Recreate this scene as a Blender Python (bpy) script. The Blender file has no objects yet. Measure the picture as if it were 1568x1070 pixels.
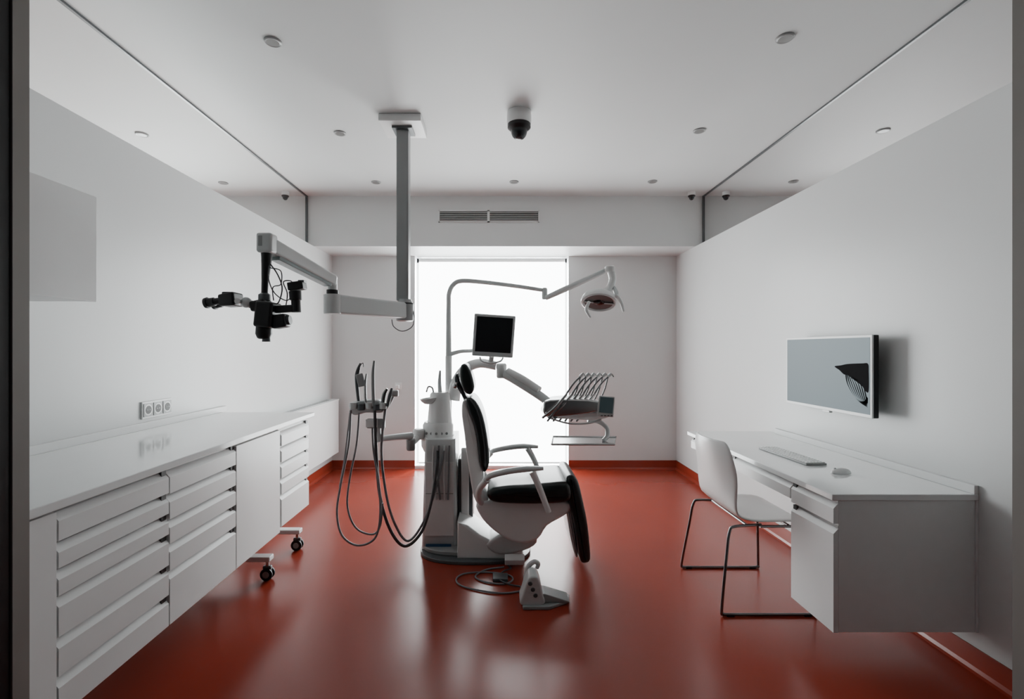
import bpy, bmesh, math
from mathutils import Vector, Matrix

# ------------------------------------------------------------------ survey
# camera stands in the doorway at the origin looking along +Y, eye height H.
F = 740.0; CX = 763.0; CY = 534.0; H = 1.384
def E(a, b, y):
    """elevation-drawing coordinate (a,b) measured on the vertical plane at depth y -> metres"""
    return Vector(((a-CX)*y/F, y, H-(b-CY)*y/F))
def Fl(a, b, h=0.0):
    y = (H-h)*F/(b-CY)
    return Vector(((a-CX)*y/F, y, h))

XL, XR, YB, YK = -1.918, 2.054, 5.57, 5.035
HC, HS = 2.975, 2.452
YF = 1.0
scene = bpy.context.scene

# ------------------------------------------------------------------ materials
def mat(name, col, rough=0.5, metal=0.0, var=0.04, scale=6.0, coat=0.0, bump=0.0, emis=None, es=0.0, spec=0.5):
    m = bpy.data.materials.new(name); m.use_nodes = True
    nt = m.node_tree; b = nt.nodes['Principled BSDF']
    b.inputs['Roughness'].default_value = rough
    b.inputs['Metallic'].default_value = metal
    b.inputs['Coat Weight'].default_value = coat
    b.inputs['Specular IOR Level'].default_value = spec
    tc = nt.nodes.new('ShaderNodeTexCoord'); n = nt.nodes.new('ShaderNodeTexNoise')
    n.inputs['Scale'].default_value = scale; n.inputs['Detail'].default_value = 4
    nt.links.new(tc.outputs['Object'], n.inputs['Vector'])
    r = nt.nodes.new('ShaderNodeValToRGB')
    r.color_ramp.elements[0].position = 0.3; r.color_ramp.elements[1].position = 0.7
    r.color_ramp.elements[0].color = tuple(c*(1-var) for c in col)+(1,)
    r.color_ramp.elements[1].color = tuple(min(1, c*(1+var)) for c in col)+(1,)
    nt.links.new(n.outputs['Fac'], r.inputs['Fac'])
    nt.links.new(r.outputs['Color'], b.inputs['Base Color'])
    if bump:
        n2 = nt.nodes.new('ShaderNodeTexNoise'); n2.inputs['Scale'].default_value = 180
        bp = nt.nodes.new('ShaderNodeBump'); bp.inputs['Strength'].default_value = bump
        bp.inputs['Distance'].default_value = 0.002
        nt.links.new(tc.outputs['Object'], n2.inputs['Vector'])
        nt.links.new(n2.outputs['Fac'], bp.inputs['Height'])
        nt.links.new(bp.outputs['Normal'], b.inputs['Normal'])
    if emis:
        b.inputs['Emission Color'].default_value = tuple(emis)+(1,)
        b.inputs['Emission Strength'].default_value = es
    return m

M_wall = mat('wall_paint', (0.64, 0.655, 0.655), 0.36, var=0.01, scale=2)
M_entry = mat('entrance_wall_grey', (0.16, 0.16, 0.16), 0.6, var=0.01, scale=2)  # wall out of view, made dark so less fill light bounces near the entrance
M_ceil = mat('ceiling_paint', (0.575, 0.595, 0.595), 0.6, var=0.01, scale=2)
M_white = mat('white_lacquer', (0.71, 0.722, 0.722), 0.35, var=0.01)
M_top = mat('counter_gloss', (0.75, 0.765, 0.765), 0.10, var=0.01)
M_plastic = mat('white_plastic', (0.76, 0.77, 0.765), 0.3, var=0.01)
M_enamel = mat('enamel_grey_white', (0.58, 0.60, 0.60), 0.28, var=0.01)
M_grey = mat('grey_metal_paint', (0.28, 0.29, 0.29), 0.35, var=0.03)
M_dgrey = mat('dark_grey', (0.08, 0.09, 0.095), 0.35, var=0.05)
M_black = mat('black_plastic', (0.007, 0.007, 0.008), 0.42, var=0.1, spec=0.35)
M_leather = mat('black_upholstery', (0.008, 0.014, 0.013), 0.32, var=0.15, scale=20, bump=0.15)
M_steel = mat('steel', (0.45, 0.45, 0.45), 0.25, metal=1.0)
M_dsteel = mat('dark_chrome', (0.18, 0.18, 0.18), 0.22, metal=1.0)
M_hose = mat('grey_hose', (0.18, 0.18, 0.19), 0.45)
M_dhose = mat('dark_hose', (0.05, 0.05, 0.055), 0.45)
M_jamb = mat('jamb_metal', (0.24, 0.22, 0.205), 0.5)
M_blue = mat('blue_label', (0.02, 0.07, 0.16), 0.4)
M_teal = mat('screen_teal', (0.06, 0.09, 0.10), 0.25, emis=(0.2, 0.3, 0.33), es=0.05)
M_scr = mat('dark_screen', (0.010, 0.012, 0.014), 0.25)
M_pic = mat('picture_black', (0.006, 0.006, 0.007), 0.8, spec=0.05)
M_slot = mat('socket_dark', (0.04, 0.04, 0.04), 0.5)
M_lens = mat('downlight_lens', (0.16, 0.16, 0.155), 0.3)
M_refl = mat('lamp_reflector', (0.16, 0.15, 0.15), 0.30)
M_amber = mat('lamp_dark_filter', (0.02, 0.008, 0.008), 0.15)
M_reflect = mat('arm_greenish_grey', (0.27, 0.33, 0.33), 0.25)
M_floor = mat('red_linoleum', (0.245, 0.030, 0.015), 0.26, var=0.05, scale=1.5)

def emit_mat(name, col, s, var=0.0):
    m = bpy.data.materials.new(name); m.use_nodes = True
    nt = m.node_tree; nt.nodes.clear()
    o = nt.nodes.new('ShaderNodeOutputMaterial'); e = nt.nodes.new('ShaderNodeEmission')
    e.inputs['Strength'].default_value = s
    tc = nt.nodes.new('ShaderNodeTexCoord'); n = nt.nodes.new('ShaderNodeTexNoise')
    n.inputs['Scale'].default_value = 1.2
    r = nt.nodes.new('ShaderNodeValToRGB')
    r.color_ramp.elements[0].color = tuple(c*(1-var) for c in col)+(1,)
    r.color_ramp.elements[1].color = tuple(col)+(1,)
    nt.links.new(tc.outputs['Object'], n.inputs['Vector']); nt.links.new(n.outputs['Fac'], r.inputs['Fac'])
    nt.links.new(r.outputs['Color'], e.inputs['Color']); nt.links.new(e.outputs[0], o.inputs[0])
    return m
M_blind = emit_mat('backlit_blind_fabric', (0.96, 1.0, 1.0), 13.5, 0.1)
M_side_glow = emit_mat('backlit_blind_fabric_side', (0.96, 1.0, 1.0), 26.0, 0.1)  # emission for the panes added to light the side rooms

def tv_mat():
    m = bpy.data.materials.new('tv_picture'); m.use_nodes = True
    nt = m.node_tree; b = nt.nodes['Principled BSDF']
    b.inputs['Roughness'].default_value = 0.35; b.inputs['Specular IOR Level'].default_value = 0.1
    tc = nt.nodes.new('ShaderNodeTexCoord'); sp = nt.nodes.new('ShaderNodeSeparateXYZ')
    r = nt.nodes.new('ShaderNodeValToRGB')
    mr = nt.nodes.new('ShaderNodeMapRange')
    mr.inputs['From Min'].default_value = 1.02; mr.inputs['From Max'].default_value = 1.46
    r.color_ramp.elements[0].color = (0.16, 0.215, 0.24, 1); r.color_ramp.elements[1].color = (0.24, 0.31, 0.34, 1)
    nt.links.new(tc.outputs['Object'], sp.inputs[0]); nt.links.new(sp.outputs['Z'], mr.inputs['Value'])
    nt.links.new(mr.outputs['Result'], r.inputs['Fac'])
    b.inputs['Base Color'].default_value = (0.02, 0.025, 0.03, 1)
    nt.links.new(r.outputs['Color'], b.inputs['Emission Color']); b.inputs['Emission Strength'].default_value = 0.8
    return m
M_tv = tv_mat()

def glass_mat():
    m = bpy.data.materials.new('clear_glass'); m.use_nodes = True
    nt = m.node_tree; nt.nodes.clear()
    o = nt.nodes.new('ShaderNodeOutputMaterial'); mx = nt.nodes.new('ShaderNodeMixShader')
    t = nt.nodes.new('ShaderNodeBsdfTransparent'); t.inputs[0].default_value = (0.93, 0.96, 0.95, 1)
    g = nt.nodes.new('ShaderNodeBsdfGlossy'); g.inputs['Roughness'].default_value = 0.01
    f = nt.nodes.new('ShaderNodeFresnel'); f.inputs['IOR'].default_value = 1.45
    nt.links.new(f.outputs[0], mx.inputs[0]); nt.links.new(t.outputs[0], mx.inputs[1])
    nt.links.new(g.outputs[0], mx.inputs[2]); nt.links.new(mx.outputs[0], o.inputs[0])
    return m
M_glass = glass_mat()

# ------------------------------------------------------------------ builders
class Grp:
    def __init__(s, name, loc):
        s.o = bpy.data.objects.new(name, None); s.o.location = loc
        s.o.empty_display_size = 0.1
        scene.collection.objects.link(s.o); s.inv = Matrix.Translation(-Vector(loc))
def mk(name, V, Fc, m, g=None, smooth=False, bevel=0.0, ang=35, subd=0, solid=0):
    me = bpy.data.meshes.new(name); me.from_pydata([tuple(v) for v in V], [], Fc); me.update()
    bm = bmesh.new(); bm.from_mesh(me); bmesh.ops.recalc_face_normals(bm, faces=bm.faces); bm.to_mesh(me); bm.free()
    me.materials.append(m)
    if smooth:
        for p in me.polygons: p.use_smooth = True
        me.set_sharp_from_angle(angle=math.radians(ang))
    o = bpy.data.objects.new(name, me); scene.collection.objects.link(o)
    if g: o.parent = g.o; o.matrix_parent_inverse = g.inv
    if solid:
        md = o.modifiers.new('solid', 'SOLIDIFY'); md.thickness = solid; md.offset = 0
    if bevel:
        md = o.modifiers.new('bev', 'BEVEL'); md.width = bevel; md.segments = 3; md.limit_method = 'ANGLE'
    if subd:
        md = o.modifiers.new('sub', 'SUBSURF'); md.levels = subd; md.render_levels = subd
    return o
BF = [(0,1,2,3),(4,7,6,5),(0,4,5,1),(1,5,6,2),(2,6,7,3),(3,7,4,0)]
def box(name, x0, x1, y0, y1, z0, z1, m, g=None, bevel=0.0):
    V = [(x0,y0,z0),(x1,y0,z0),(x1,y1,z0),(x0,y1,z0),(x0,y0,z1),(x1,y0,z1),(x1,y1,z1),(x0,y1,z1)]
    return mk(name, V, BF, m, g, bevel=bevel, smooth=bevel > 0)
def obox(name, c, size, rot, m, g=None, bevel=0.0):
    c = Vector(c); R = rot.to_3x3() if rot else Matrix.Identity(3)
    a, b, d = [s/2 for s in size]
    V = [c+R@Vector(v) for v in [(-a,-b,-d),(a,-b,-d),(a,b,-d),(-a,b,-d),(-a,-b,d),(a,-b,d),(a,b,d),(-a,b,d)]]
    return mk(name, V, BF, m, g, bevel=bevel, smooth=bevel > 0)
def beam(name, p0, p1, s0, s1, m, g=None, bevel=0.0):
    p0 = Vector(p0); p1 = Vector(p1); d = (p1-p0).normalized()
    up = Vector((0,0,1)) if abs(d.z) < 0.95 else Vector((0,1,0))
    sx = d.cross(up).normalized(); uz = sx.cross(d).normalized()
    V = []
    for p, s in ((p0, s0), (p1, s1)):
        for i, j in ((-1,-1),(1,-1),(1,1),(-1,1)):
            V.append(p+sx*i*s[0]/2+uz*j*s[1]/2)
    return mk(name, V, BF, m, g, bevel=bevel, smooth=bevel > 0)
def spline(pts, n=8, closed=False):
    P = [Vector(p) for p in pts]; out = []; N = len(P)
    rng = N if closed else N-1
    for i in range(rng):
        if closed: a, b, c, d = P[(i-1) % N], P[i], P[(i+1) % N], P[(i+2) % N]
        else: a, b, c, d = P[max(i-1,0)], P[i], P[i+1], P[min(i+2,N-1)]
        for k in range(n):
            t = k/n
            out.append(0.5*((2*b)+(c-a)*t+(2*a-5*b+4*c-d)*t*t+(3*b-a-3*c+d)*t**3))
    if not closed: out.append(P[-1])
    return out
def tube(name, pts, r, m, g=None, n=8, seg=10, curve=True, sq=1.0):
    rs = r if isinstance(r, (list, tuple)) else [r]*len(pts)
    if curve and len(pts) > 2:
        Q = spline(pts, n); RR = []
        for i in range(len(pts)-1):
            for k in range(n): RR.append(rs[i]+(rs[i+1]-rs[i])*k/n)
        RR.append(rs[-1])
    else: Q = [Vector(p) for p in pts]; RR = list(rs)
    V = []; Fc = []; N = len(Q); nrm = None
    for i in range(N):
        t = (Q[min(i+1,N-1)]-Q[max(i-1,0)]).normalized()
        if nrm is None:
            a = Vector((0,1,0)) if abs(t.y) < 0.9 else Vector((0,0,1))
            nrm = (a-t*a.dot(t)).normalized()
        else: nrm = (nrm-t*nrm.dot(t)).normalized()
        bi = t.cross(nrm)
        for k in range(seg):
            an = 2*math.pi*k/seg
            V.append(Q[i]+nrm*math.cos(an)*RR[i]+bi*math.sin(an)*RR[i]*sq)
    for i in range(N-1):
        for k in range(seg):
            Fc.append((i*seg+k, i*seg+(k+1) % seg, (i+1)*seg+(k+1) % seg, (i+1)*seg+k))
    Fc.append(tuple(range(seg))[::-1]); Fc.append(tuple((N-1)*seg+k for k in range(seg)))
    return mk(name, V, Fc, m, g, smooth=True, ang=50)
def lathe(name, org, prof, m, g=None, axis=(0,0,1), seg=32, sc=(1,1)):
    ax = Vector(axis).normalized(); a = Vector((1,0,0)) if abs(ax.x) < 0.9 else Vector((0,1,0))
    u = (a-ax*a.dot(ax)).normalized(); w = ax.cross(u); org = Vector(org)
    V = []; Fc = []
    for r, h in prof:
        for k in range(seg):
            an = 2*math.pi*k/seg
            V.append(org+ax*h+u*math.cos(an)*r*sc[0]+w*math.sin(an)*r*sc[1])
    for i in range(len(prof)-1):
        for k in range(seg):
            Fc.append((i*seg+k, i*seg+(k+1) % seg, (i+1)*seg+(k+1) % seg, (i+1)*seg+k))
    Fc.append(tuple(range(seg))[::-1]); n = len(prof)-1
    Fc.append(tuple(n*seg+k for k in range(seg)))
    return mk(name, V, Fc, m, g, smooth=True)
def rprism(name, prof, y0, y1, r, m, g=None, sm=True, n=5):
    """profile in (x,z), extruded along y from y0 to y1, rounded end edges of radius r"""
    P = [Vector((p[0], 0, p[1])) for p in prof]
    if sm: P = spline(P, n, closed=True)
    N = len(P)
    area = sum(P[i].x*P[(i+1) % N].z-P[(i+1) % N].x*P[i].z for i in range(N))
    s = 1 if area > 0 else -1
    nor = []
    for i in range(N):
        t = (P[(i+1) % N]-P[i-1]).normalized(); nor.append(Vector((-t.z, 0, t.x))*s)
    V = []; Fc = []; K = 5
    left = sorted([(y0+r*(1-math.sin(math.pi/2*k/K)), r*(1-math.cos(math.pi/2*k/K))) for k in range(K+1)])
    right = [(y0+y1-a, b) for a, b in reversed(left)]
    L = left+right
    for y, ins in L:
        for i in range(N):
            q = P[i]+nor[i]*ins; V.append(Vector((q.x, y, q.z)))
    for j in range(len(L)-1):
        for i in range(N):
            Fc.append((j*N+i, j*N+(i+1) % N, (j+1)*N+(i+1) % N, (j+1)*N+i))
    Fc.append(tuple(range(N))[::-1]); Fc.append(tuple((len(L)-1)*N+i for i in range(N)))
    return mk(name, V, Fc, m, g, smooth=True, ang=50)
def PX(pts, y): return [(E(a,b,y).x, E(a,b,y).z) for a, b in pts]
def prism_y(name, prof, y0, y1, m, g=None, bevel=0.0):
    N = len(prof); V = [(p[0], y0, p[1]) for p in prof]+[(p[0], y1, p[1]) for p in prof]
    Fc = [tuple(range(N)), tuple(range(2*N-1, N-1, -1))]+[(i,(i+1) % N, N+(i+1) % N, N+i) for i in range(N)]
    return mk(name, V, Fc, m, g, bevel=bevel)
def ball(name, c, r, m, g=None, sc=(1,1,1), rot=None):
    V = []; Fc = []; A, B = 20, 12; R = rot.to_3x3() if rot else Matrix.Identity(3)
    for j in range(B+1):
        t = math.pi*j/B
        for k in range(A):
            p = 2*math.pi*k/A
            V.append(Vector(c)+R@Vector((r*sc[0]*math.sin(t)*math.cos(p), r*sc[1]*math.sin(t)*math.sin(p), r*sc[2]*math.cos(t))))
    for j in range(B):
        for k in range(A): Fc.append((j*A+k, j*A+(k+1) % A, (j+1)*A+(k+1) % A, (j+1)*A+k))
    return mk(name, V, Fc, m, g, smooth=True)

# ------------------------------------------------------------------ room shell
XO = 5.0
box('floor', -XO, XO, -1.6, 5.80, -0.1, 0.0, M_floor)
box('ceiling', -XO, XO, YF-0.15, 5.80, HC, HC+0.1, M_ceil)
WX0, WX1 = -0.961, 0.810
def window_wall(name, segs):
    g = Grp(name, (0, YB, 0))
    for i, (a, b) in enumerate(segs): box('panel_%d' % i, a, b, YB, 5.80, 0, HS, M_wall, g)
    return g
window_wall('wall_back', [(-XO, -4.3), (-2.9, WX0), (WX1, 3.0), (4.4, XO)])
box('trim_bulkhead', -XO, XO, YK, 5.80, HS, HC, M_wall)
box('wall_left', XL-0.15, XL, YF, YB, 0, HS, M_wall)
box('wall_right', XR, XR+0.15, YF, YB, 0, HS, M_wall)
box('wall_outer_left', -XO-0.1, -XO, YF-0.15, 5.8, 0, HC, M_wall)
box('wall_outer_right', XO, XO+0.1, YF-0.15, 5.8, 0, HC, M_wall)
JX0, JX1 = -0.970, 1.0635
g = Grp('wall_front', (0, YF, 0))
box('left_part', -XO, JX0-0.03, YF-0.15, YF, 0, HC, M_entry, g)
box('right_part', JX1+0.03, XO, YF-0.15, YF, 0, HC, M_entry, g)
box('lintel', JX0-0.03, JX1+0.03, YF-0.15, YF, HS, HC, M_entry, g)
g = Grp('door_1', (0, YF, 0))
box('jamb_left', JX0-0.03, JX0, YF-0.035, YF, 0, HS, M_jamb, g)
box('gasket_left', JX0-0.03, JX0-0.004, YF-0.15, YF-0.035, 0, HS, M_black, g)
box('jamb_right', JX1, JX1+0.03, YF-0.15, YF, 0, HS, M_jamb, g)
box('head', JX0, JX1, YF-0.15, YF, HS-0.03, HS, M_jamb, g)
def cove(name, m, axis, a0, a1, at, sgn):
    prof = [(0, 0), (0.03, 0.0), (0.018, 0.006), (0.010, 0.02), (0.007, 0.10), (0, 0.10)]
    V = []
    for e in (a0, a1):
        for d, h in prof:
            V.append((at+sgn*d, e, h) if axis == 'y' else (e, at+sgn*d, h))
    n = len(prof)
    Fc = [tuple(range(n)), tuple(range(2*n-1, n-1, -1))]+[(i,(i+1) % n, n+(i+1) % n, n+i) for i in range(n)]
    return mk(name, V, Fc, m)
cove('baseboard_left', M_floor, 'y', YF, YB, XL, 1)
cove('baseboard_right', M_floor, 'y', YF, YB, XR, -1)
cove('baseboard_back_left', M_floor, 'x', XL, WX0, YB, -1)
cove('baseboard_back_right', M_floor, 'x', WX1, XR, YB, -1)
for nm, xg in (('window_2', XL-0.075), ('window_3', XR+0.08)):
    g = Grp(nm, (xg, 3, HS))
    V = [(xg, YF, HS), (xg, YK, HS), (xg, YK, HC), (xg, YF, HC)]
    mk('pane', V, [(0,1,2,3)], M_glass, g)
    box('head_profile', xg-0.008, xg+0.008, YF, YK, HC-0.012, HC, M_dgrey, g)
    box('end_profile', xg-0.010, xg+0.010, YK-0.02, YK, HS, HC, M_dgrey, g)
    box('sill_profile', xg-0.008, xg+0.008, YF, YK, HS-0.002, HS+0.008, M_dgrey, g)
g = Grp('window_1', (0, 5.7, 0))
box('sill', WX0, WX1, YB+0.001, 5.80, 0.0, 0.035, M_white, g)
box('frame_left', WX0, WX0+0.05, 5.72, 5.78, 0.035, HS, M_white, g)
box('frame_right', WX1-0.05, WX1, 5.72, 5.78, 0.035, HS, M_white, g)
box('frame_head', WX0, WX1, 5.72, 5.78, HS-0.05, HS, M_white, g)
g = Grp('roller_blind', (0, 5.64, 0))
bx0, bx1 = WX0+0.035, WX1-0.03
mk('fabric', [(bx0,5.64,0.06),(bx1,5.64,0.06),(bx1,5.64,HS-0.05),(bx0,5.64,HS-0.05)], [(0,1,2,3)], M_blind, g)
box('hem_bar', bx0, bx1, 5.63, 5.65, 0.045, 0.065, M_white, g, 0.003)
tube('roller', [(bx0, 5.655, HS-0.035), (bx1, 5.655, HS-0.035)], 0.025, M_white, g, curve=False, seg=16)
for k, (a, b) in enumerate(((-4.3, -2.9), (3.0, 4.4))):
    mk('window_%d' % (4+k), [(a,5.7,0),(b,5.7,0),(b,5.7,HS),(a,5.7,HS)], [(0,1,2,3)], M_side_glow)  # unseen glowing panes added to brighten the rooms beyond the glass
g = Grp('air_vent_grille', (-0.1, YK, 2.76))
x0, x1, z0, z1 = -0.622, 0.428, 2.700, 2.827
xm = (748-CX)*YK/F
box('backing', x0, x1, YK-0.003, YK-0.001, z0, z1, M_black, g)
for a, b, c, d in ((x0, x1, z1-0.012, z1), (x0, x1, z0, z0+0.012), (x0, x0+0.012, z0, z1), (x1-0.012, x1, z0, z1), (xm-0.012, xm+0.012, z0, z1)):
    box('frame', a, b, YK-0.012, YK-0.001, c, d, M_white, g)
for i in range(5):
    z = z0+0.024+i*0.0198
    obox('louver', ((x0+x1)/2, YK-0.010, z), (x1-x0-0.03, 0.010, 0.004), Matrix.Rotation(math.radians(35), 4, 'X'), M_white, g)
def downlight(x, y):
    g = Grp('recessed_downlight', (x, y, HC))
    lathe('trim_ring', (x, y, HC-0.010), [(0.030,0.0095),(0.031,0.002),(0.038,0.0),(0.043,0.003),(0.044,0.0098)], M_grey, g)
    lathe('lens', (x, y, HC-0.009), [(0.001,0),(0.031,0.0005),(0.031,0.004)], M_lens, g)
for x, y in ((-1.166,2.50),(1.465,2.47),(-1.166,3.56),(1.465,3.52),(-1.166,4.61),(0.15,4.6),(1.465,4.59),
             (-2.64,3.58),(-2.635,4.63),(2.61,3.47),(2.62,4.55)):
    downlight(x, y)
def dome(x, y, s, nm='security_dome_camera'):
    g = Grp(nm, (x, y, HC))
    lathe('base', (x, y, HC), [(0.080*s,0),(0.082*s,-0.02*s),(0.082*s,-0.075*s),(0.076*s,-0.085*s)], M_plastic, g)
    lathe('collar', (x, y, HC), [(0.078*s,-0.083*s),(0.078*s,-0.105*s),(0.062*s,-0.120*s),(0.055*s,-0.125*s)], M_black, g)
    pr = [(0.055*s*math.cos(t*math.pi/16)+0.0004, -0.125*s-0.062*s*math.sin(t*math.pi/16)) for t in range(9)]
    lathe('dome', (x, y, HC), pr, M_scr, g)
dome(0.14, 3.25, 1.0); dome(1.96, 4.90, 0.45); dome(-2.16, 4.90, 0.45)

# ------------------------------------------------------------------ left drawer counter
g = Grp('drawer_counter', (-1.6, 2.2, 0.31))
xf = -1.278; ctop = 0.949
box('countertop', XL+0.001, -1.262, 1.03, 3.32, 0.922, ctop, M_top, g, 0.003)
box('backsplash', XL+0.001, XL+0.018, 1.03, 3.38, ctop, ctop+0.038, M_white, g, 0.002)
box('carcass', XL+0.001, xf-0.022, 1.03, 2.83, 0.315, 0.921, M_white, g)
box('carcass_end', XL+0.001, xf-0.022, 2.85, 3.262, 0.335, 0.921, M_white, g)
def front(y0, y1, z0, z1, groove=True, gg=None, x=xf, s=1, nm='drawer_front'):
    gg = gg or g
    if groove:
        pr = [(x-s*0.021, z0), (x, z0), (x, z1-0.034), (x-s*0.020, z1-0.012), (x-s*0.021, z1-0.012)]
    else:
        pr = [(x-s*0.021, z0), (x, z0), (x, z1-0.003), (x-s*0.021, z1-0.003)]
    prism_y(nm, pr, y0+0.003, y1-0.003, M_white, gg, bevel=0.0015)
    if groove:
        xa, xb = x-s*0.0215, x-s*0.010
        box('grip_recess', min(xa,xb), max(xa,xb), y1-0.030, y1-0.004, z1-0.026, z1-0.002, M_slot, gg)  # dark block standing in for the shade inside the grip notch
        xa, xb = x-s*0.0225, x-s*0.0205
        box('shadow_gap', min(xa,xb), max(xa,xb), y0+0.004, y1-0.004, z1-0.011, z1-0.001, M_grey, gg)  # grey strip that colours in the shade along the gap
def stack(y0, y1, zs):
    for a, b in zip(zs[1:], zs[:-1]): front(y0, y1, a, b)
front(1.03, 1.402, 0.31, 0.915, False, nm='door_front')
stack(1.402, 1.878, [0.917, 0.825, 0.745, 0.665, 0.545, 0.43, 0.31])
stack(1.878, 2.356, [0.917, 0.82, 0.72, 0.625, 0.52, 0.31])
front(2.356, 2.832, 0.31, 0.912, False, nm='door_front')
stack(2.848, 3.263, [0.905, 0.81, 0.715, 0.62, 0.525, 0.335])
for yy in (2.90, 3.33):
    box('foot_bar', -1.80, -1.36, yy-0.03, yy+0.03, 0.115, 0.145, M_white, g, 0.006)
    box('foot_post', -1.72, -1.66, yy-0.10 if yy > 3 else yy-0.02, yy-0.04 if yy > 3 else yy+0.04, 0.13, 0.34, M_white, g)
    tube('caster_stem', [(-1.385, yy, 0.12), (-1.385, yy, 0.07)], 0.01, M_steel, g, curve=False)
    for d in (-0.016, 0.016):
        lathe('caster_wheel', (-1.385, yy+d-0.008, 0.037), [(0.010,0),(0.034,0.001),(0.037,0.004),(0.037,0.012),(0.034,0.015),(0.010,0.016)], M_black, g, axis=(0,1,0), seg=24)
        lathe('caster_hub', (-1.385, yy+d-0.0085, 0.037), [(0.001,-0.001),(0.020,-0.0005),(0.020,0.017)], M_grey, g, axis=(0,1,0), seg=20)
    box('caster_hood', -1.41, -1.36, yy-0.012, yy+0.012, 0.04, 0.085, M_dgrey, g, 0.006)
g = Grp('wall_cabinet', (-1.73, 1.5, 1.6))
box('body', XL+0.001, -1.572, 1.03, 1.863, 1.567, 1.968, M_white, g)
box('door_front', -1.570, -1.55, 1.03, 1.865, 1.565, 1.97, M_white, g, 0.0015)
g = Grp('radiator_cover', (-1.86, 4.6, 0.22))
box('panel', -1.83, -1.80, 3.75, 5.45, 0.22, 0.805, M_white, g, 0.003)
box('body', XL+0.001, -1.831, 3.78, 5.42, 0.25, 0.78, M_white, g)
box('top', XL+0.001, -1.795, 3.75, 5.45, 0.806, 0.820, M_white, g, 0.002)
for i in range(24):
    box('slot', -1.905, -1.845, 3.82+i*0.065, 3.86+i*0.065, 0.8195, 0.8205, M_dgrey, g)
g = Grp('power_socket_panel', (XL, 2.71, 1.05))
box('frame', XL+0.0005, XL+0.010, 2.590, 2.825, 1.005, 1.098, M_plastic, g, 0.002)
for i in range(3):
    yc = 2.632+i*0.0755
    box('insert', XL+0.010, XL+0.013, yc-0.034, yc+0.034, 1.016, 1.087, M_grey, g, 0.001)
    lathe('cup_ring', (XL+0.0125, yc, 1.052), [(0.030,0),(0.030,0.001),(0.001,0.0012)], M_plastic, g, axis=(1,0,0), seg=24)
    lathe('cup', (XL+0.0135, yc, 1.052), [(0.0225,0),(0.0225,0.001),(0.001,0.0012)], M_slot, g, axis=(1,0,0), seg=24)
    for d in (-0.009, 0.009):
        lathe('pin', (XL+0.014, yc+d, 1.052), [(0.003,0),(0.003,0.002)], M_enamel, g, axis=(1,0,0), seg=8)
c = E(610, 591, YB)
g = Grp('power_socket_panel', c)
box('frame', c.x-0.04, c.x+0.04, YB-0.009, YB-0.0005, c.z-0.04, c.z+0.04, M_plastic, g, 0.002)
lathe('cup', (c.x, YB-0.009, c.z), [(0.0225,0),(0.0225,-0.001),(0.001,-0.0012)], M_enamel, g, axis=(0,1,0), seg=24)
obox('plug', (c.x-0.005, YB-0.03, c.z-0.005), (0.045, 0.04, 0.045), None, M_plastic, g, 0.008)

# ------------------------------------------------------------------ right desk
g = Grp('wall_desk', (1.75, 2.8, 0.17))
dx = 1.435
box('desktop', dx-0.008, XR-0.001, 2.064, 3.65, 0.735, 0.762, M_top, g, 0.003)
box('backsplash', XR-0.02, XR-0.001, 2.064, 3.56, 0.762, 0.80, M_white, g, 0.002)
box('pedestal', dx+0.022, XR-0.012, 2.070, 2.37, 0.17, 0.734, M_white, g, 0.001)
box('end_strip', XR-0.011, XR-0.001, 2.066, 2.30, 0.17, 0.734, M_white, g)
box('apron_body', dx+0.022, 1.85, 2.371, 3.60, 0.655, 0.734, M_white, g)
front(2.066, 2.372, 0.635, 0.734, True, g, dx, -1)
front(2.066, 2.372, 0.168, 0.625, True, g, dx, -1, 'door_front')
front(2.374, 2.98, 0.65, 0.734, True, g, dx, -1)
front(2.984, 3.60, 0.65, 0.734, True, g, dx, -1)
g = Grp('keyboard', (1.68, 2.78, 0.763))
R = Matrix.Rotation(math.radians(3), 4, 'Z')
kc = Vector((1.685, 2.79, 0.7685))
obox('case', kc, (0.115, 0.43, 0.011), R, M_grey, g, 0.003)
for i in range(6):
    for j in range(19):
        obox('key', kc+R.to_3x3()@Vector((-0.045+i*0.018, -0.2+j*0.0222, 0.0075)), (0.0125, 0.0165, 0.005), R, M_plastic, g)
g = Grp('computer_mouse', (1.72, 2.41, 0.763))
ball('shell', (1.715, 2.42, 0.765), 0.055, M_plastic, g, sc=(1.0, 0.55, 0.42), rot=Matrix.Rotation(math.radians(12), 4, 'Z'))
tube('wheel', [(1.685, 2.415, 0.783), (1.685, 2.421, 0.783)], 0.006, M_grey, g, curve=False)

g = Grp('wall_television', (1.98, 2.9, 1.24))
ty0, ty1, tz0, tz1 = 2.530, 3.285, 1.018, 1.459
box('bezel', 1.957, 1.966, ty0, ty1, tz0, tz1, M_plastic, g, 0.002)
box('back_shell', 1.966, 1.995, ty0+0.001, ty1-0.001, tz0+0.001, tz1-0.001, M_black, g, 0.004)
box('rear_bulge', 1.995, 2.03, ty0+0.1, ty1-0.1, tz0+0.06, tz1-0.12, M_black, g)
box('wall_mount', 2.03, XR-0.001, 2.80, 3.0, 1.15, 1.33, M_black, g)
box('screen', 1.9555, 1.9575, ty0+0.014, ty1-0.014, tz0+0.018, tz1-0.014, M_tv, g)
box('sensor_tab', 1.965, 1.985, 2.87, 2.93, tz0-0.014, tz0, M_plastic, g, 0.002)
def flatblob(name, pts, x, m, g):
    P = spline([(x, a, b) for a, b in pts], 6, True)
    mk(name, P, [tuple(range(len(P)))], m, g)
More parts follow.
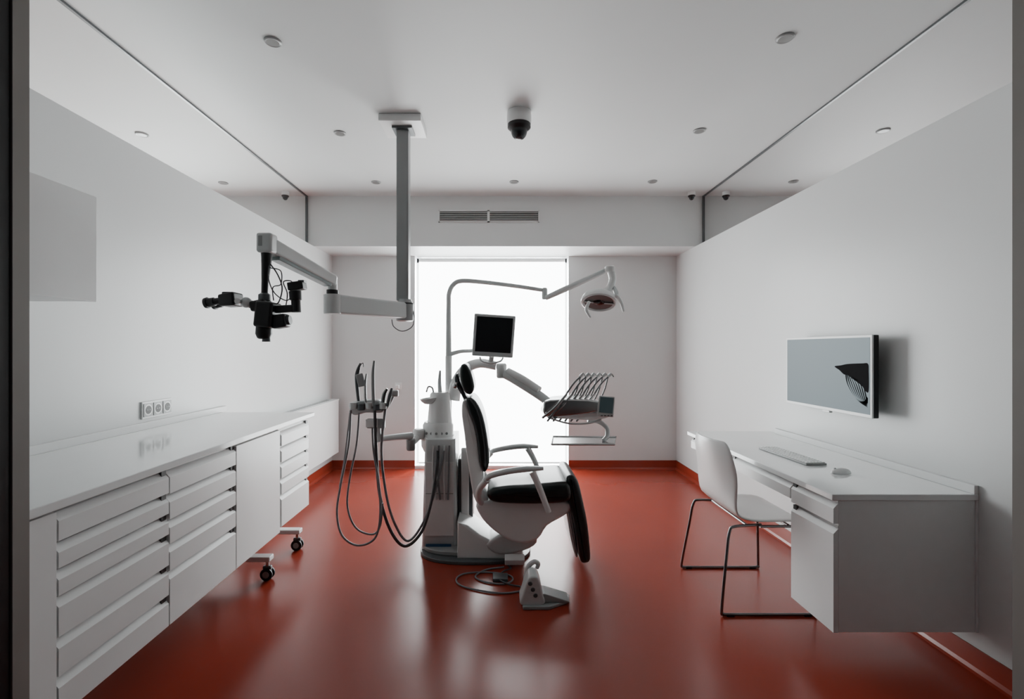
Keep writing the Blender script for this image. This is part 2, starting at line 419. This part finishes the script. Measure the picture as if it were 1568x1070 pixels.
flatblob('picture_shape', [(2.81,1.282),(2.76,1.290),(2.70,1.300),(2.60,1.306),(2.556,1.305),(2.550,1.26),(2.551,1.16),(2.575,1.16),(2.60,1.185),(2.66,1.215),(2.70,1.235),(2.735,1.240),(2.77,1.262)], 1.9552, M_pic, g)
for i in range(8):
    o = i*0.018
    pts = [(1.9551, 2.72-o*0.5, 1.27-o*0.4), (1.9551, 2.71-o*0.9, 1.20), (1.9551, 2.67-o*0.8, 1.14-o*0.1), (1.9551, 2.62-o*0.45, 1.10), (1.9551, 2.562, 1.078+o*0.4)]
    Q = spline(pts, 6); V = []
    for q in Q: V += [q+Vector((0, 0.006, 0.005)), q-Vector((0, 0.006, 0.005))]
    mk('picture_strand', V, [(2*k, 2*k+1, 2*k+3, 2*k+2) for k in range(len(Q)-1)], M_pic, g)

# ------------------------------------------------------------------ visitor chair
g = Grp('sled_base_chair', (1.42, 2.78, 0))
yc = 2.775
prof = [(1.178,.885,.17),(1.180,.865,.215),(1.188,.80,.245),(1.205,.72,.258),(1.222,.63,.25),(1.238,.56,.238),(1.258,.505,.232),(1.30,.472,.232),(1.37,.462,.236),(1.47,.466,.24),(1.57,.470,.24),(1.635,.458,.232),(1.655,.44,.215)]
V = []; Fc = []; NU = 12
for i, (x, h, w) in enumerate(prof):
    for k in range(NU+1):
        u = -1+2*k/NU
        back = max(0, min(1, (h-0.50)/0.2)) if i < 7 else 0
        V.append((x+0.045*back*u*u, yc+w*u, h+(0.012*u*u if i >= 7 and i < 11 else 0)))
for i in range(len(prof)-1):
    for k in range(NU): Fc.append((i*(NU+1)+k, i*(NU+1)+k+1, (i+1)*(NU+1)+k+1, (i+1)*(NU+1)+k))
mk('shell', V, Fc, M_plastic, g, smooth=True, ang=80, solid=0.012, subd=1)
for s in (-1, 1):
    y1 = yc+s*0.272; y2 = yc+s*0.225
    tube('leg_%s' % ('a' if s < 0 else 'b'), [(1.40, yc+s*0.20, 0.447), (1.25, y2, 0.447), (1.215, y2+s*0.01, 0.42), (1.195, y2+s*.02, 0.30), (1.157, y1, 0.04), (1.165, y1, 0.012), (1.20, y1, 0.0085), (1.60, y1, 0.0085), (1.635, y1, 0.014), (1.638, y1, 0.05), (1.618, y2+s*.02, 0.38), (1.60, y2, 0.435), (1.56, y2, 0.447), (1.38, y2, 0.447)], 0.0075, M_dsteel, g, n=6)
    for xx in (1.20, 1.60): box('glide', xx-0.02, xx+0.02, y1-0.01, y1+0.01, 0.0, 0.012, M_black, g, 0.002)
tube('cross_bar', [(1.32, yc-0.21, 0.447), (1.32, yc+0.21, 0.447)], 0.0075, M_dsteel, g, curve=False)
tube('cross_bar', [(1.54, yc-0.21, 0.447), (1.54, yc+0.21, 0.447)], 0.0075, M_dsteel, g, curve=False)

# ------------------------------------------------------------------ ceiling microscope
g = Grp('ceiling_mounted_microscope', (-0.665, 3.40, HC))
box('ceiling_plate', -0.812, -0.522, 3.26, 3.54, 2.925, HC-0.001, M_plastic, g, 0.006)
box('flange', -0.735, -0.595, 3.33, 3.47, 2.908, 2.925, M_dgrey, g, 0.003)
box('column', -0.7095, -0.6245, 3.3575, 3.4425, 1.72, 2.91, M_grey, g, 0.006)
box('column_channel', -0.700, -0.634, 3.3555, 3.358, 1.75, 2.90, M_grey, g)
J = Vector((-0.655, 3.39, 1.650)); K = Vector((-0.995, 2.90, 1.652))
lathe('pivot', J, [(0.045,-0.075),(0.060,-0.068),(0.062,0.05),(0.05,0.065),(0.045,0.08)], M_grey, g)
lathe('pivot_ring', J, [(0.063,0.045),(0.065,0.05),(0.063,0.055)], M_black, g)
beam('horizontal_arm', J, K, (0.10, 0.110), (0.095, 0.115), M_enamel, g, 0.012)
lathe('elbow', K, [(0.05,-0.058),(0.052,-0.05),(0.052,0.055),(0.04,0.06)], M_enamel, g)
lathe('elbow_ring', K, [(0.035,0.058),(0.035,0.085)], M_black, g)
lathe('elbow_post', K, [(0.028,0.08),(0.028,0.16)], M_enamel, g)
A = Vector((-0.985, 2.88, 1.79)); B = Vector((-1.125, 2.36, 1.890))
beam('spring_arm', A, B, (0.060, 0.060), (0.070, 0.075), M_enamel, g, 0.010)
d = (B-A).normalized()
beam('spring_arm_lower', A+d*0.05-Vector((0,0,0.040)), B-d*0.05-Vector((0,0,0.044)), (0.050,0.020), (0.055,0.022), M_reflect, g, 0.004)
side = d.cross(Vector((0,0,1))).normalized()
beam('side_inlay', A+d*0.12+side*0.033, B-d*0.16+side*0.037, (0.004,0.030), (0.004,0.036), M_reflect, g)
obox('arm_head', E(409,373,2.35), (0.075, 0.075, 0.095), None, M_enamel, g, 0.012)
obox('arm_head_inlay', E(404,371,2.35)-Vector((0,0.037,0)), (0.02, 0.004, 0.05), None, M_grey, g, 0.002)
tube('drop_cone', [E(408,386,2.35), E(408,400,2.35), E(406,430,2.35), E(405,452,2.35)], [0.026,0.024,0.017,0.015], M_black, g)
lathe('swivel', E(405,455,2.35), [(0.020,-0.02),(0.028,-0.015),(0.028,0.012),(0.018,0.02)], M_dgrey, g)
zz = 2.35
obox('optics_body', E(410,482,zz), (0.085,0.11,0.125), Matrix.Rotation(math.radians(6),4,'Y'), M_black, g, 0.012)
obox('optics_upper', E(400,468,zz), (0.075,0.09,0.05), Matrix.Rotation(math.radians(-12),4,'Y'), M_black, g, 0.010)
lathe('objective', E(404,500,zz), [(0.030,0.02),(0.036,0.0),(0.038,-0.035),(0.030,-0.055),(0.022,-0.06)], M_black, g)
lathe('objective_tip', E(408,520,zz), [(0.018,0.01),(0.020,-0.01)], M_dgrey, g)
obox('side_module', E(430,492,zz), (0.07,0.07,0.065), Matrix.Rotation(math.radians(-10),4,'Y'), M_black, g, 0.010)
lathe('side_knob', E(441,490,zz), [(0.022,-0.01),(0.024,0.0),(0.022,0.012)], M_dgrey, g, axis=(1,0,0.1))
ball('pivot_ball', E(377,463,zz-0.03), 0.026, M_enamel, g)
tube('pivot_knob', [E(376,463,zz)-Vector((0,0.075,0)), E(376,463,zz)], 0.014, M_steel, g, curve=False, seg=16)
beam('binocular_link', E(395,468,zz), E(372,463,zz), (0.05,0.040), (0.05,0.035), M_black, g, 0.008)
beam('binocular_box', E(366,458,zz), E(342,461,zz), (0.10,0.068), (0.10,0.056), M_black, g, 0.010)
obox('binocular_top', E(352,452,zz), (0.045,0.07,0.028), None, M_black, g, 0.006)
for dy in (-0.030, 0.034):
    p0 = E(344,461,zz)+Vector((0,dy,0)); p1 = E(320,465,zz)+Vector((0,dy,0))
    tube('eyepiece', [p0, p0.lerp(p1,0.40), p0.lerp(p1,0.42), p0.lerp(p1,0.80), p0.lerp(p1,0.82), p1], [0.016,0.016,0.021,0.021,0.027,0.025], M_black, g, curve=False, seg=18)
beam('camera_link', E(420,474,zz), E(452,472,zz), (0.045,0.035), (0.045,0.035), M_black, g, 0.008)
tube('camera_tube', [E(454,478,zz), E(453,460,zz), E(453,459,zz), E(452,446,zz)], [0.022,0.022,0.028,0.030], M_black, g, curve=False, seg=18)
obox('video_camera', E(455,438,zz), (0.075,0.06,0.040), Matrix.Rotation(math.radians(-8),4,'Y'), M_black, g, 0.006)
obox('camera_top', E(463,431,zz), (0.03,0.04,0.012), None, M_dgrey, g, 0.003)
tube('cable', [E(414,404,zz), E(425,420,zz), E(432,440,zz), E(428,460,zz), E(421,468,zz)], 0.0034, M_dhose, g)
tube('cable', [E(414,410,zz), E(430,415,zz-0.02), E(430,435,zz-0.03), E(418,440,zz-0.02), E(419,460,zz)], 0.0028, M_dhose, g)
tube('cable', [E(437,472,zz), E(440,450,zz), E(434,432,zz), E(445,430,zz), E(449,436,zz)], 0.003, M_dhose, g)
tube('cable', [E(413,400,zz), E(411,425,zz-.03), E(420,448,zz-.03), E(438,460,zz-.02), E(448,452,zz)], 0.0028, M_dhose, g)
tube('loop_cable', [E(600,489,3.36), E(603,500,3.36), E(616,507,3.36), E(631,500,3.36), E(634,485,3.38), E(631,468,3.39)], 0.0035, M_dhose, g)

# ------------------------------------------------------------------ dental unit
g = Grp('dental_unit', (-0.38, 3.4, 0))
def superel(cx, cy, a, b, n=2.6, N=48):
    out = []
    for k in range(N):
        t = 2*math.pi*k/N; c, s = math.cos(t), math.sin(t)
        out.append((cx+a*abs(c)**(2/n)*(1 if c > 0 else -1), cy+b*abs(s)**(2/n)*(1 if s > 0 else -1)))
    return out
def plate(name, outline, z0, z1, m, g, bevel=0.004):
    N = len(outline); V = [(a,b,z0) for a,b in outline]+[(a,b,z1) for a,b in outline]
    mk(name, V, [tuple(range(N))[::-1], tuple(range(N,2*N))]+[(i,(i+1)%N,N+(i+1)%N,N+i) for i in range(N)], m, g, smooth=True, bevel=bevel)
plate('floor_plate', superel(-0.155, 3.33, 0.375, 0.24), 0.0, 0.022, M_dgrey, g)
plate('floor_plate_upper', superel(-0.20, 3.36, 0.32, 0.19), 0.022, 0.05, M_grey, g, 0.006)
rprism('pillar', PX([(650,672),(697,672),(700,842),(645,842)], 3.27), 3.27, 3.62, 0.03, M_enamel, g, sm=False)
box('pillar_panel', -0.495, -0.30, 3.262, 3.271, 0.12, 0.62, M_plastic, g, 0.004)
box('pillar_seam', -0.42, -0.417, 3.259, 3.263, 0.42, 0.62, M_grey, g)
box('pillar_groove', -0.49, -0.305, 3.260, 3.263, 0.405, 0.409, M_grey, g)
box('brand_plate', E(652,834,3.26).x, E(691,834,3.26).x, 3.258, 3.264, E(0,840,3.26).z, E(0,833,3.26).z, M_blue, g)
box('inner_column', E(701,0,3.35).x, E(724,0,3.35).x, 3.35, 3.55, 0.05, 0.62, M_dgrey, g, 0.01)
box('inner_column_trim', E(706,0,3.33).x, E(718,0,3.33).x, 3.33, 3.36, 0.05, 0.70, M_plastic, g, 0.01)
rprism('foot_hull', PX([(700,856),(803,858),(800,845),(765,835),(735,820),(716,805),(700,800)], 3.14), 3.14, 3.45, 0.02, M_plastic, g, sm=False)
cx = (671-CX)*3.42/F
kz = lambda py: H-(py-CY)*3.42/F
lathe('collar', (cx, 3.42, 0), [(0.10,kz(690)),(0.118,kz(682)),(0.120,kz(668)),(0.108,kz(664)),(0.108,kz(650)),(0.095,kz(645))], M_plastic, g)
for k in range(5):
    lathe('collar_knob', (cx-0.07+0.035*k, 3.318+0.006*abs(k-2), kz(660)), [(0.009,0),(0.009,-0.006)], M_grey, g, axis=(0,1,0), seg=12)
lathe('spittoon_cone', (cx+0.012, 3.42, 0), [(0.088,kz(646)),(0.085,kz(640)),(0.074,kz(612)),(0.068,kz(603)),(0.055,kz(600))], M_plastic, g)
lathe('spittoon_bowl', E(657,612,3.38), [(0.012,-0.03),(0.035,-0.024),(0.056,-0.004),(0.062,0.012),(0.058,0.013),(0.04,-0.01),(0.005,-0.018)], M_enamel, g, axis=(-0.12,0,1))
tube('cup_filler', [E(674,603,3.42), E(673,585,3.42), E(674,567,3.42)], [0.016,0.013,0.007], M_enamel, g)
tube('bowl_rinse', [E(664,603,3.40), E(662,594,3.40), E(656,592,3.40), E(653,600,3.38)], 0.006, M_steel, g)
for k, px in enumerate((664, 672, 681, 688)):
    tube('docked_tube', [E(px,682,3.26), E(px-1,730,3.245), E(px+ (4-k*2),765,3.25)], 0.0065, M_hose if k % 2 else M_enamel, g)
lathe('arm_knuckle', E(641,664,3.35), [(0.035,-0.035),(0.04,-0.025),(0.04,0.025),(0.03,0.035)], M_plastic, g)
tube('arm_a', [E(648,668,3.38), E(641,668,3.35), E(630,678,3.25)], 0.026, M_plastic, g)
lathe('arm_knuckle', E(629,680,3.22), [(0.025,-0.04),(0.03,-0.03),(0.03,0.03),(0.022,0.04)], M_grey, g)
tube('arm_b', [E(630,667,3.22), E(605,669,3.12), E(581,672,3.02)], [0.024,0.020,0.018], M_enamel, g)
tube('arm_c', [E(581,676,3.0), E(579,660,3.0), E(578,640,3.0)], 0.016, M_enamel, g)
rprism('holder_head', PX([(534,618),(556,613),(580,613),(586,622),(584,632),(560,632),(545,636),(537,632)], 2.97), 2.97, 3.07, 0.012, M_enamel, g, n=4)
obox('holder_label', E(569,648,2.985), (0.075,0.008,0.05), None, M_plastic, g, 0.004)
obox('holder_block', E(576,648,3.0), (0.11,0.03,0.06), None, M_grey, g, 0.006)
for k, px in enumerate((541, 553, 565, 577, 586)):
    lathe('holder_ring', E(px, 621+ (k%2)*2, 2.965), [(0.017,-0.02),(0.022,-0.018),(0.022,0.018),(0.017,0.02)], M_dgrey if k % 2 else M_enamel, g)
inst = [((549,614),(546,575),(552,556),0.010,M_dgrey),((560,616),(559,590),(561,572),0.008,M_steel),((572,622),(571,575),(573,552),0.010,M_grey),
        ((585,628),(588,605),(593,595),0.012,M_dsteel),((593,622),(597,605),(600,594),0.010,M_dgrey)]
for a, b, c, r, m in inst:
    tube('instrument', [E(*a,2.96), E(*b,2.96), E(*c,2.96)], [r, r*1.1, r*0.6], m, g, seg=14)
obox('mirror_tip', E(552,582,2.95), (0.045,0.012,0.08), Matrix.Rotation(math.radians(-14),4,'Y'), M_grey, g, 0.006)
tube('saliva_hook', [E(549,575,2.96), E(552,560,2.96), E(556,556,2.96), E(557,562,2.96)], 0.003, M_dsteel, g)
obox('side_grip', E(604,602,3.0), (0.05,0.03,0.04), None, M_enamel, g, 0.008)
tube('side_grip_stem', [E(603,605,3.0), E(594,622,3.0), E(585,630,3.0)], 0.008, M_enamel, g)
def hose(pts, r, m, zs):
    n = len(pts)
    tube('hose', [E(a,b,zs[0]+(zs[1]-zs[0])*i/(n-1)) for i, (a,b) in enumerate(pts)], r, m, g, n=8)
hose([(537,628),(534,680),(522,740),(516,785),(524,820),(548,835),(574,824),(582,790),(580,740),(572,690),(570,650)], 0.0065, M_hose, (2.97,3.0))
hose([(550,632),(546,680),(536,730),(532,775),(545,808),(570,818),(582,805),(586,770)], 0.006, M_hose, (2.97,3.02))
hose([(574,622),(576,690),(582,760),(598,812),(620,836),(645,815),(660,770),(668,720),(670,690)], 0.010, M_dhose, (2.97,3.24))
hose([(590,626),(584,690),(592,760),(606,805),(625,828),(648,800),(668,745),(680,690)], 0.008, M_hose, (2.97,3.24))
hose([(536,632),(528,700),(520,745)], 0.005, M_hose, (2.99,2.99))

tube('swing_arm', [E(694,612,3.5), E(700,585,3.5), E(714,564,3.49), E(735,556,3.48), E(760,560,3.46)], [0.05,0.045,0.038,0.034,0.032], M_plastic, g)
lathe('swing_joint', E(768,568,3.45), [(0.030,-0.05),(0.036,-0.04),(0.036,0.045),(0.028,0.055)], M_plastic, g)
tube('balance_arm', [E(772,572,3.45), E(790,582,3.38), E(830,608,3.25), E(846,622,3.2)], [0.034,0.033,0.030,0.026], M_enamel, g)
tube('balance_arm_cover', [E(778,568,3.42), E(800,580,3.33), E(826,597,3.25)], [0.024,0.026,0.024], M_plastic, g)
lathe('head_joint', E(848,622,3.2), [(0.028,-0.03),(0.032,-0.02),(0.032,0.03),(0.024,0.036)], M_plastic, g)
rprism('delivery_head', PX([(838,626),(850,614),(880,612),(915,616),(935,622),(938,636),(915,644),(880,643),(845,641),(834,636)], 3.0), 3.0, 3.30, 0.03, M_plastic, g, n=4)
rprism('instrument_bridge', PX([(832,624),(842,612),(915,614),(914,630),(850,638),(834,634)], 2.97), 2.96, 3.02, 0.012, M_steel, g, n=4)
for i in range(6):
    yv = 2.99+0.035*i
    ox = i*8.5
    tube('whip_arm', [E(866+ox,632,yv+.03), E(882+ox,600,yv+.03), E(889+ox,576,yv+.03), E(893+ox,572,yv+.03), E(897+ox,577,yv+.03)], 0.0045, M_dsteel, g, n=5)
    tube('whip_hose', [E(893+ox,574,yv), E(880+ox,585,yv-.02), E(866+ox,605,yv-.03), E(848+ox*1.05,632,yv-.04), E(838+ox*1.05,645,yv-.03)], 0.006, M_hose, g, n=5)
    tube('handpiece', [E(868+ox,603,yv-.05), E(850+ox,624,yv-.06), E(830+ox*1.05,640,yv-.06)], [0.007,0.011,0.007], M_steel, g, n=5)
    tube('coupling', [E(893+ox,572,yv), E(888+ox,577,yv-.01)], 0.010, M_enamel, g, curve=False)
obox('control_display', E(928,622,2.95), (0.10,0.018,0.125), Matrix.Rotation(math.radians(5),4,'Y'), M_enamel, g, 0.006)
obox('control_screen', E(928,620,2.95)-Vector((0,0.0095,0)), (0.082,0.002,0.095), Matrix.Rotation(math.radians(5),4,'Y'), M_teal, g)
for k in range(4): obox('control_key', E(921+k*5,636,2.95)-Vector((0,0.0095,0)), (0.012,0.003,0.006), None, M_dgrey, g)
tube('grip_handle', [E(842,640,2.98), E(870,648,2.96), E(900,648,2.96), E(920,642,2.98)], 0.006, M_enamel, g)
tube('tray_arm', [E(900,642,3.15), E(917,645,3.15), E(929,655,3.14), E(930,667,3.12), E(924,674,3.10)], [0.018,0.017,0.015,0.015,0.012], M_enamel, g)
th = 0.785
plate('instrument_tray', [(0.33,2.99),(0.72,2.99),(0.79,3.24),(0.37,3.26)], th, th+0.006, M_steel, g, 0.002)
tube('tray_rim', [(0.33,2.99,th+.008),(0.72,2.99,th+.008),(0.79,3.24,th+.008),(0.37,3.26,th+.008),(0.33,2.99,th+.008)], 0.006, M_enamel, g, curve=False, seg=8)
beam('tray_support', (0.55,3.12,th-0.008), (0.70,3.13,th-0.008), (0.06,0.012), (0.05,0.012), M_enamel, g)

# ------------------------------------------------------------------ operating light on pole
g = Grp('dental_operating_light', (E(687,0,3.52).x, 3.52, 0.7))
zp = 3.52
tube('pole', [E(687,672,zp), E(687,560,zp), E(687,470,zp), E(688,448,zp), E(695,435,zp), (E(708,430,zp)), E(740,432,zp), E(790,438,zp), E(830,444,zp)], [0.024,0.022,0.017,0.017,0.017,0.017,0.016,0.015,0.014], M_enamel, g)
tube('pole_sleeve', [E(687,600,zp), E(687,545,zp)], 0.024, M_plastic, g, curve=False, seg=16)
tube('monitor_bracket', [E(687,543,3.52), E(705,538,3.50), E(722,537,3.46), E(732,534,3.435)], [0.018,0.014,0.013,0.013], M_enamel, g)
lathe('elbow_joint', E(834,449,zp), [(0.016,-0.045),(0.020,-0.035),(0.020,0.03),(0.014,0.04)], M_enamel, g)
tube('light_arm', [E(836,456,3.50), E(860,445,3.44), E(900,427,3.35), E(930,413,3.28)], [0.018,0.021,0.021,0.017], M_enamel, g)
lathe('yoke_cap', E(934,412,3.27), [(0.030,-0.02),(0.034,-0.01),(0.034,0.015),(0.024,0.024)], M_plastic, g)
tube('yoke', [E(936,416,3.27), E(938,428,3.27), E(934,440,3.26), E(926,450,3.25)], [0.026,0.024,0.026,0.03], M_plastic, g)
tube('yoke_side', [E(940,440,3.26), E(944,450,3.22), E(940,460,3.2)], [0.014,0.016,0.014], M_enamel, g)
lc = E(917,461,3.2)
ax = Vector((-0.10,-0.55,-0.83)).normalized()
lathe('lamp_shell', lc, [(0.02,-0.075),(0.07,-0.065),(0.105,-0.035),(0.118,0.0),(0.118,0.014),(0.108,0.020),(0.096,0.012),(0.088,-0.01)], M_plastic, g, axis=ax, sc=(1.0,0.80))
lathe('reflector', lc, [(0.096,0.010),(0.08,-0.005),(0.04,-0.02),(0.002,-0.025)], M_refl, g, axis=ax, sc=(1.0,0.80))
lathe('bulb_guard', lc, [(0.030,-0.01),(0.030,0.012),(0.02,0.02),(0.002,0.022)], M_amber, g, axis=ax, sc=(1.3,0.8))
u0 = Vector((1,0,0)); u0 = (u0-ax*u0.dot(ax)).normalized()
beam('guard_bridge', lc-u0*0.100+ax*0.016, lc-u0*0.035+ax*0.016, (0.014,0.006), (0.02,0.006), M_enamel, g)
beam('guard_bridge', lc+u0*0.100+ax*0.016, lc+u0*0.035+ax*0.016, (0.014,0.006), (0.02,0.006), M_enamel, g)
tube('handle', [E(902,462,3.1), E(898,474,3.08), E(904,486,3.07)], [0.010,0.011,0.007], M_plastic, g)
tube('handle', [E(944,452,3.15), E(951,462,3.13), E(955,477,3.12)], [0.012,0.012,0.007], M_plastic, g)

# ------------------------------------------------------------------ monitor
g = Grp('computer_monitor', E(755,514,3.35))
Rm = Matrix.Rotation(math.radians(4),4,'Y')@Matrix.Rotation(math.radians(6),4,'X')@Matrix.Rotation(math.radians(6),4,'Z')
mc = E(756,514,3.35)
obox('bezel', mc, (0.285,0.035,0.292), Rm, M_enamel, g, 0.008)
obox('screen', mc+Rm.to_3x3()@Vector((0,-0.018,0.008)), (0.248,0.003,0.242), Rm, M_scr, g)
obox('rear_housing', mc+Rm.to_3x3()@Vector((0,0.035,0)), (0.20,0.04,0.20), Rm, M_enamel, g, 0.01)
tube('handle', [E(735,547,3.33), E(738,553,3.30), E(752,556,3.29), E(766,553,3.30), E(770,548,3.33)], 0.006, M_enamel, g)
tube('stand', [E(753,545,3.40), E(752,552,3.42), E(752,556,3.43)], [0.018,0.018,0.022], M_enamel, g)

# ------------------------------------------------------------------ dental chair
g = Grp('dental_chair', (0.1, 3.2, 0))
rprism('seat_pad', PX([(746,760),(752,750),(775,745),(810,743),(845,740),(866,739),(874,746),(876,762),(868,770),(835,773),(790,773),(756,770)], 2.96), 2.96, 3.44, 0.035, M_leather, g, n=4)
rprism('seat_shell', PX([(730,772),(735,790),(750,808),(775,826),(800,833),(824,826),(838,806),(862,792),(876,780),(872,770),(840,766),(800,766),(760,766)], 3.02), 3.02, 3.38, 0.022, M_plastic, g, n=3)
rprism('leg_pad', PX([(868,733),(878,729),(886,738),(893,765),(900,800),(904,835),(905,858),(898,864),(889,860),(884,830),(878,795),(871,765)], 2.99), 2.99, 3.40, 0.03, M_leather, g, n=4)
rprism('leg_shell', PX([(869,762),(876,790),(881,825),(885,850),(881,852),(874,825),(869,795),(865,770)], 3.05), 3.05, 3.34, 0.008, M_enamel, g, n=3)
rprism('lift_arm', PX([(745,835),(775,815),(815,815),(822,832),(800,845),(765,850)], 3.12), 3.12, 3.34, 0.02, M_enamel, g, n=3)
rprism('back_pad', PX([(713,614),(719,609),(727,613),(736,628),(743,652),(748,685),(749,708),(745,721),(739,722),(734,708),(731,680),(726,652),(718,632)], 3.02), 3.02, 3.40, 0.02, M_leather, g, n=4)
rprism('back_shell', PX([(708,616),(714,614),(719,632),(727,652),(732,680),(735,708),(740,723),(740,740),(743,760),(752,772),(738,778),(727,765),(721,740),(715,700),(711,665),(707,635)], 3.04), 3.04, 3.38, 0.012, M_plastic, g, n=4)
rprism('back_seam', PX([(722,613),(731,627),(738,652),(743,685),(744,712),(742,712),(741,685),(736,652),(729,627),(720,614)], 3.012), 3.012, 3.03, 0.0005, M_dgrey, g, n=2)
rprism('head_pad', PX([(705,561),(711,557),(717,562),(723,576),(726,592),(723,602),(716,604),(709,596),(704,578)], 3.08), 3.08, 3.34, 0.02, M_leather, g, n=4)
rprism('head_bracket', PX([(700,572),(704,585),(710,598),(716,612),(713,618),(706,604),(698,590),(696,578)], 3.15), 3.15, 3.27, 0.008, M_dgrey, g, n=3)
ball('head_knob', E(698,590,3.14), 0.022, M_steel, g)
for z, pad, sup in ((2.92, [(742,737),(750,729),(775,722),(805,718),(832,717)], [(815,722),(824,742),(833,765),(840,784)]),
                    (3.48, [(748,696),(756,690),(780,685),(802,683),(824,684)], [(808,686),(816,700),(822,714),(826,730)])):
    tube('armrest_pad', [E(a,b,z) for a,b in pad], [0.014,0.020,0.022,0.022,0.013], M_enamel, g, sq=0.85)
    tube('armrest_strut', [E(a,b,z) for a,b in sup], [0.022,0.020,0.019,0.018], M_plastic, g)
    q = pad[0]
    tube('armrest_link', [E(q[0]+4,q[1]-3,z), E(q[0]-8,q[1]+12,z+(0.04 if z < 3 else -0.04)), E(q[0]-8,q[1]+28,z+(0.1 if z < 3 else -0.1)), E(q[0]+4,q[1]+42,z+(0.14 if z < 3 else -0.14))], 0.020, M_plastic, g)
obox('footswitch', (E(788,851,3.06).x, 3.06, 0.05), (0.125,0.05,0.045), Matrix.Rotation(math.radians(25),4,'X'), M_plastic, g, 0.004)  # small tilted white block at the front of the base plate

# ------------------------------------------------------------------ foot control
g = Grp('foot_pedal', (0.2, 2.62, 0))
plate('pedal_plate', [(0.13,2.56),(0.27,2.56),(0.385,2.63),(0.395,2.69),(0.36,2.71),(0.13,2.70)], 0.0, 0.018, M_grey, g, 0.004)
prism_y('pedal_wedge', [(0.22,0.018),(0.385,0.018),(0.38,0.026),(0.25,0.065),(0.22,0.065)], 2.60, 2.70, M_grey, g, 0.006)
rprism('pedal_body', PX([(798,924),(800,908),(806,890),(812,881),(822,881),(827,890),(831,908),(832,924)], 2.60), 2.58, 2.70, 0.012, M_enamel, g, n=4)
tube('carry_handle', [E(806,890,2.70), E(807,876,2.71), E(810,866,2.71), E(818,860,2.71), E(824,863,2.71), E(822,870,2.71)], [0.020,0.016,0.014,0.013,0.013,0.010], M_enamel, g)
for k in range(3):
    lathe('pedal_button', E(812+k*4,893+k*9,2.585), [(0.013,0.01),(0.013,-0.004),(0.009,-0.008)], M_dgrey, g, axis=(0,1,0), seg=16)
def fl(pts, h=0.006): return [Fl(a,b,h) for a,b in pts]
tube('cable', fl([(797,905),(770,908),(735,904),(705,896),(699,886),(712,878),(745,876),(778,880),(785,888),(770,894),(740,890),(728,882),(745,872),(772,868)]), 0.005, M_hose, g)
tube('cable', fl([(797,898),(775,893),(762,884),(772,874),(782,870),(775,863)], 0.014), 0.005, M_dhose, g)
obox('cable_box', Fl(766,884,0.012), (0.09,0.08,0.02), None, M_dgrey, g, 0.004)

# ------------------------------------------------------------------ lights
def area(name, loc, rot, sx, sy, power, col=(1,1,1)):
    l = bpy.data.lights.new(name, 'AREA'); l.shape = 'RECTANGLE'; l.size = sx; l.size_y = sy; l.energy = power; l.color = col
    o = bpy.data.objects.new(name, l); o.location = loc; o.rotation_euler = rot; scene.collection.objects.link(o); return o
area('daylight_outside', (-0.08, 6.7, 1.5), (math.radians(-90), 0, 0), 2.2, 2.6, 4500, (0.95, 0.98, 1.0))

w = bpy.data.worlds.new('world'); scene.world = w; w.use_nodes = True
bg = w.node_tree.nodes['Background']; bg.inputs[0].default_value = (0.80, 0.82, 0.86, 1); bg.inputs[1].default_value = 0.06

# ------------------------------------------------------------------ camera
cam = bpy.data.cameras.new('camera'); co = bpy.data.objects.new('camera', cam); scene.collection.objects.link(co)
co.location = (0, 0, H); co.rotation_euler = (math.radians(90), 0, 0)
cam.sensor_width = 36.0; cam.lens = 36.0*F/1568.0
cam.shift_x = (784-CX)/1568.0; cam.shift_y = -(535-CY)/1568.0
cam.clip_start = 0.02
scene.camera = co
